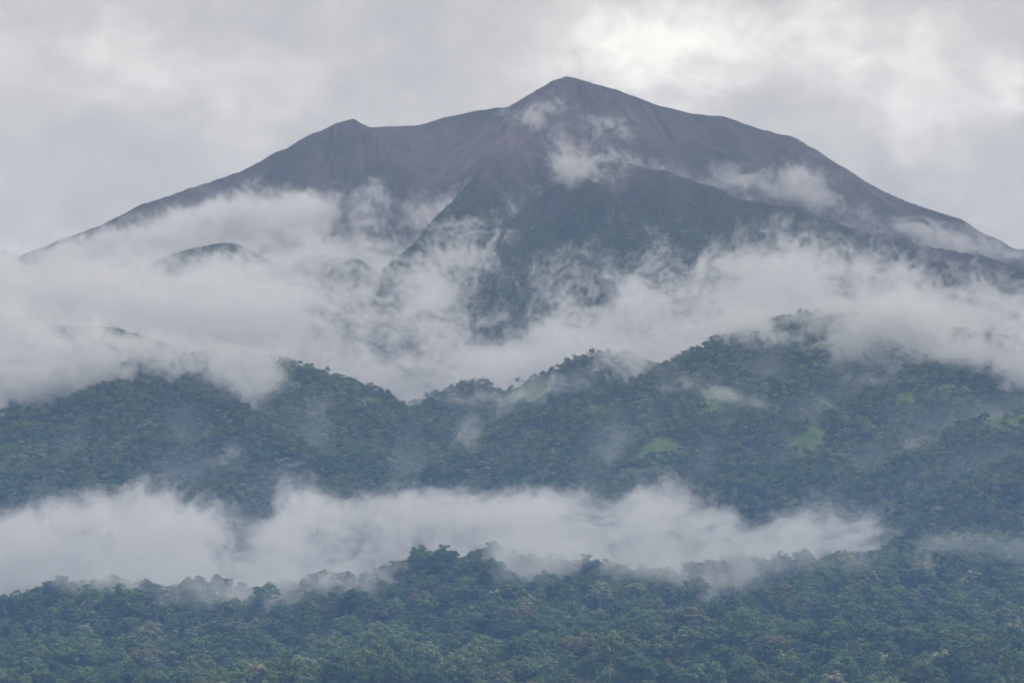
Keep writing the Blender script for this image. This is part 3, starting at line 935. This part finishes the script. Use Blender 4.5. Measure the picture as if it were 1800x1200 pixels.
LOWP = [(-160, 890), (60, 892), (150, 882), (210, 872), (285, 852), (340, 880), (400, 905), (470, 898), (500, 855), (545, 842), (600, 860), (700, 855), (760, 848), (850, 858), (950, 858), (1000, 868),
        (1080, 886), (1130, 862), (1180, 850), (1235, 868), (1290, 880), (1330, 898), (1400, 888), (1480, 884), (1545, 900), (1590, 925), (1560, 962), (1480, 990), (1200, 1025), (900, 1050), (700, 1080), (300, 1095), (-160, 1090)]
cloud('low_cloud_bank', 'long low white cloud bank lying between the front foothill and the middle hills', 3520, 150,
      [(1.0, LOWP), (-1.05, [(395, 925), (440, 915), (475, 960), (455, 1000), (410, 1000), (380, 960)], 55), (-.45, [(90, 930), (180, 930), (160, 980), (80, 990)], 50), (-.4, [(690, 960), (760, 900), (800, 930), (1000, 950), (960, 990), (800, 985)], 45),
       (-.35, [(1290, 880), (1330, 850), (1420, 880), (1400, 930), (1320, 930)], 40)], .0125, 5, vox=(2.0, 11, 2.0), soft=46, rag=.72, fine=.6, cap=.8, lo=130., ang=28., stretch=2.0, power=1.7)
# veils spilling from the low bank over the foothill
cloud('mist_veil', 'thin veil of mist spilling over the foothill tree tops below the low cloud', 2800, 70,
      [(.75, [(-100, 985), (60, 975), (120, 985), (160, 1000), (260, 960), (330, 990), (420, 1000), (560, 990), (700, 1000), (760, 1040), (690, 1065), (560, 1070), (480, 1085), (380, 1080), (300, 1085), (240, 1075), (180, 1050), (60, 1060), (-100, 1065)]),
       (.55, [(780, 990), (860, 950), (960, 960), (1160, 950), (1330, 945), (1560, 940), (1700, 930), (1850, 930), (1850, 1000), (1600, 1010), (1450, 1000), (1300, 1040), (1150, 1020), (1000, 1005), (880, 1045), (840, 1070), (800, 1040)])],
      .0125, 15, vox=(2.4, 10, 2.4), soft=48, rag=.68, ang=30, stretch=2.2)
cloud('middle_cloud_bank', 'broad grey cloud bank wrapping the mountain below the green buttress', 5980, 220,
      [(1.0, [(-200, 440), (60, 455), (130, 435), (230, 418), (300, 440), (400, 452), (500, 470), (560, 470), (620, 480), (680, 505), (750, 490), (800, 530), (850, 600), (900, 560), (950, 520), (1000, 480), (1060, 500), (1100, 470),
              (1150, 480), (1200, 455), (1280, 470), (1350, 430), (1400, 398), (1440, 412), (1480, 445), (1600, 445), (1680, 500), (2000, 530), (2000, 720), (1500, 720), (720, 760), (-200, 760)]),
       (-.7, [(880, 560), (900, 500), (960, 480), (960, 540), (920, 590)], 40), (-.65, [(1000, 500), (1070, 480), (1080, 540), (1020, 560)], 40), (-.5, [(1150, 520), (1250, 480), (1330, 490), (1300, 540), (1180, 560)], 45),
       (-.45, [(1460, 500), (1560, 470), (1600, 500), (1520, 530)], 40), (-.4, [(560, 540), (700, 560), (780, 620), (660, 610)], 45)], .0085, 8,
      vox=(3.6, 16, 3.6), lean=1.2, soft=60, rag=.85, fine=.64, power=1.8, ang=-14, stretch=2.4)
cloud('hill_cloud', 'pale cloud draped over the crest of the left forested hill', 4800, 110,
      [(1.0, [(-200, 520), (60, 520), (200, 540), (320, 560), (420, 570), (500, 600), (500, 640), (520, 680), (440, 725), (380, 700), (320, 670), (250, 660), (190, 690), (110, 700), (60, 725), (-200, 730)]),
       (-.4, [(60, 540), (160, 535), (250, 560), (240, 620), (120, 620), (50, 590)], 50)], .020, 21, vox=(2.6, 11, 2.6), lean=1.0, soft=50, rag=.68, fine=.6, ang=-30, stretch=2.4)
cloud('hill_cloud', 'grey cloud rolling over the crest of the right forested hill', 5060, 130,
      [(1.0, [(1080, 610), (1200, 560), (1330, 520), (1450, 500), (1600, 490), (1750, 520), (2000, 540), (2000, 720), (1800, 690), (1740, 680), (1650, 645), (1560, 610), (1480, 610), (1400, 590), (1300, 605), (1200, 620), (1120, 650)]),
       (-.45, [(1330, 555), (1420, 545), (1520, 560), (1480, 590), (1380, 585)], 35)], .016, 31, vox=(2.6, 11, 2.6), lean=1.0, soft=50, rag=.75, fine=.62, ang=22, stretch=2.4)
cloud('fold_cloud', 'tongue of cloud sinking into the fold between the two left hill crests', 4890, 60,
      [(1.0, [(300, 590), (400, 590), (480, 600), (505, 640), (500, 680), (450, 722), (415, 715), (370, 680), (330, 655)])], .026, 23, vox=(2.6, 10, 2.6), lean=.9, soft=38, rag=.55, fine=.5, ang=-40)
cloud('valley_cloud', 'cloud filling the notch between the two forested hills', 5720, 90,
      [(.9, [(480, 610), (620, 600), (760, 590), (900, 600), (1010, 590), (1000, 640), (940, 660), (900, 680), (860, 700), (720, 705), (650, 670)]),
       (.45, [(800, 680), (900, 690), (980, 690), (930, 730), (870, 740), (850, 760), (830, 740)], 40)], .014, 41, vox=(2.6, 10, 2.6), lean=.8, soft=45, rag=.6)
cloud('upper_cloud', 'soft cloud filling the hollow left of the green buttress', 7550, 160,
      [(1.0, [(-150, 430), (40, 408), (110, 402), (170, 392), (240, 375), (330, 340), (420, 330), (520, 335), (600, 340), (640, 325), (700, 345), (760, 330), (830, 320), (830, 350), (800, 420), (720, 520), (500, 560), (-150, 560)]),
       (-.8, [(570, 375), (680, 370), (760, 390), (700, 440), (600, 430)], 55)], .018, 51, vox=(4, 16, 4), lean=.8, soft=52, rag=.55)
cloud('hollow_cloud', 'torn cloud half hiding the small dark ridges in the left hollow', 6650, 100,
      [(.75, [(-150, 440), (100, 430), (250, 415), (330, 412), (370, 425), (410, 408), (450, 412), (500, 425), (560, 412), (640, 425), (700, 460), (680, 520), (500, 560), (-150, 560)])], .019, 57, vox=(3.4, 12, 3.4), lean=.9, soft=48, rag=.6, ang=-25)
cloud('buttress_mist', 'torn rags of mist rising up the front of the green buttress', 6500, 110,
      [(.55, [(700, 470), (760, 440), (820, 370), (900, 355), (930, 390), (900, 450), (960, 440), (1060, 430), (1140, 430), (1220, 440), (1300, 440), (1350, 440), (1400, 540), (1100, 600), (900, 640), (780, 600), (690, 550)])],
      .013, 61, vox=(3.2, 12, 3.2), lean=.9, soft=60, rag=.85, fine=.66, ang=28, stretch=2.4)
cloud('summit_wisp', 'ragged wisps of cloud drifting across the summit cone', 7400, 90,
      [(.6, [(880, 190), (930, 170), (1000, 160), (1010, 185), (960, 200), (1040, 195), (1110, 210), (1100, 240), (1040, 240), (1000, 240), (1090, 270), (1110, 310), (1060, 330), (980, 330), (950, 300), (970, 250), (920, 220)])],
      .0095, 71, vox=(3.4, 12, 3.4), lean=.8, soft=42, rag=.85, fine=.65, ang=-28, stretch=2.6)
cloud('shoulder_cloud', 'streaming cloud along the right shoulder of the mountain', 7850, 90,
      [(1.0, [(960, 280), (1040, 270), (1120, 290), (1170, 280), (1260, 300), (1290, 285), (1360, 290), (1450, 300), (1500, 330), (1580, 370), (1680, 395), (1800, 430), (1860, 450), (1840, 490), (1700, 468), (1620, 440), (1500, 400), (1400, 360), (1260, 330), (1120, 350), (1000, 340)]),
       (-.35, [(1180, 300), (1240, 300), (1250, 330), (1190, 330)], 30)],
      .0085, 81, vox=(3.4, 12, 3.4), lean=.8, soft=40, rag=.7, stretch=2.8, fine=.6, ang=-24)
for sx, poly, yy, sd in ((0, [(1140, 640), (1200, 640), (1290, 680), (1370, 715), (1360, 730), (1280, 705), (1160, 690)], 4720, 91), (1, [(1470, 600), (1530, 640), (1590, 665), (1540, 690), (1480, 680), (1440, 640)], 4820, 95),
                         (2, [(1580, 790), (1600, 760), (1680, 745), (1650, 780), (1600, 800)], 4420, 97), (3, [(1600, 950), (1680, 930), (1780, 940), (1840, 960), (1760, 985), (1640, 980)], 3150, 99),
                         (4, [(780, 800), (800, 750), (830, 700), (860, 740), (850, 790), (820, 830)], 4560, 103), (5, [(370, 820), (400, 780), (450, 760), (430, 800), (390, 830)], 4400, 107),
                         (6, [(860, 690), (900, 665), (1000, 640), (1080, 630), (1060, 670), (990, 705), (920, 715), (870, 735)], 5280, 111), (7, [(690, 700), (740, 670), (830, 650), (880, 670), (860, 720), (800, 720), (740, 715)], 5420, 113)):
    cloud('mist_wisp', ('thin slanting wisp of mist below the right hill crest', 'wisp of mist in the fold right of the right hill crest', 'small wisp of mist in the gully at far right', 'thin mist at the right end of the low cloud',
                        'wisp of mist rising from the notch between the hills', 'small wisp of mist on the left hill slope', 'veil of mist on the grassy ridge right of the notch', 'veil of mist over the small ridge in the notch')[sx], yy, 45, [(.55, poly)], .008, sd, vox=(2.4, 8, 2.4), lean=1.0, soft=32, rag=.6, fine=.55)

# mist pooled in the gullies of the forested hills, so that spurs stand out one behind the other
def gully_mist():
    xs = np.arange(-760, 761, 12.); ys = np.arange(3700, 5760, 18.); zs = np.arange(120, 640, 9.)
    XX, YY = np.meshgrid(xs, ys, indexing='ij')
    H = ground_z(XX, YY)
    def blur(a, n):
        for ax in (0, 1):
            c = np.cumsum(np.pad(a, [(n + 1, n) if i == ax else (0, 0) for i in (0, 1)], mode='edge'), axis=ax)
            a = (np.take(c, np.arange(2 * n + 1, c.shape[ax]), ax) - np.take(c, np.arange(0, c.shape[ax] - 2 * n - 1), ax)) / (2 * n + 1)
        return a
    hollow = np.clip((blur(blur(H, 5), 4) - H) / 28, 0, 1.6)
    hollow = hollow * np.clip(.75 + 1.1 * fbm(XX / 230, YY / 260, 3, 205), 0, 1.6)
    up = (zs[None, None, :] - H[:, :, None] - 6) / 20
    D = hollow[:, :, None] * np.exp(-np.clip(up, 0, 9) ** 1.5) * (up > -1.2)
    D = D * np.clip(.9 + .55 * spectral(D.shape, (12, 18, 9), 207, 1.8, 120., 1.5, -20., 2.2), .05, 2)
    D[:, 0] = D[:, -1] = 0; D[0] = D[-1] = 0; D[:, :, 0] = D[:, :, -1] = 0
    D[D < .02] = 0
    vapour_object('gully_mist', 'thin mist pooled in the gullies of the forested hills', D, xs, ys, zs, cloud_material('gully_vapour', (.90, .95, .99), .0062))
gully_mist()

# ------------------------------------------------------------------ the air
def haze_box():
    m, nt, out = new_mat('haze_air')
    pv = N(nt, 'ShaderNodeVolumePrincipled')
    pv.inputs['Color'].default_value = (.47, .62, .88, 1)
    pv.inputs['Density'].default_value = 5.7e-5
    pv.inputs['Anisotropy'].default_value = 0
    nt.links.new(pv.outputs[0], out.inputs['Volume'])
    x0, x1, y0, y1, z0, z1 = -9100, 9100, -3600, 13600, -60, 1480
    V = [(x, y, z) for x in (x0, x1) for y in (y0, y1) for z in (z0, z1)]
    F = [(0, 1, 3, 2), (4, 6, 7, 5), (0, 4, 5, 1), (2, 3, 7, 6), (0, 2, 6, 4), (1, 5, 7, 3)]
    me = make_mesh('haze', V, F, m)
    o = bpy.data.objects.new('haze', me)
    COL.objects.link(o)
    o['kind'] = 'stuff'
    o['label'] = 'thin blue haze filling the air before the mountain'
haze_box()

# low blue valley haze lying over the foothill forest
def valley_haze():
    xs = np.linspace(-1500, 1500, 26); ys = np.linspace(150, 3500, 30); zs = np.linspace(-120, 440, 9)
    z_ = (smooth(330, 20, zs) * (zs > -119))[None, None, :]
    y_ = (smooth(150, 700, ys) * smooth(3450, 2950, ys))[None, :, None]
    x_ = (smooth(-1500, -1100, xs) * smooth(1500, 1100, xs))[:, None, None]
    m = cloud_material('valley_air', (.18, .45, 1.0), 1.3e-4)
    vapour_object('valley_haze', 'blue haze lying low over the foothill forest', 1.0 * x_ * y_ * z_, xs, ys, zs, m)
valley_haze()
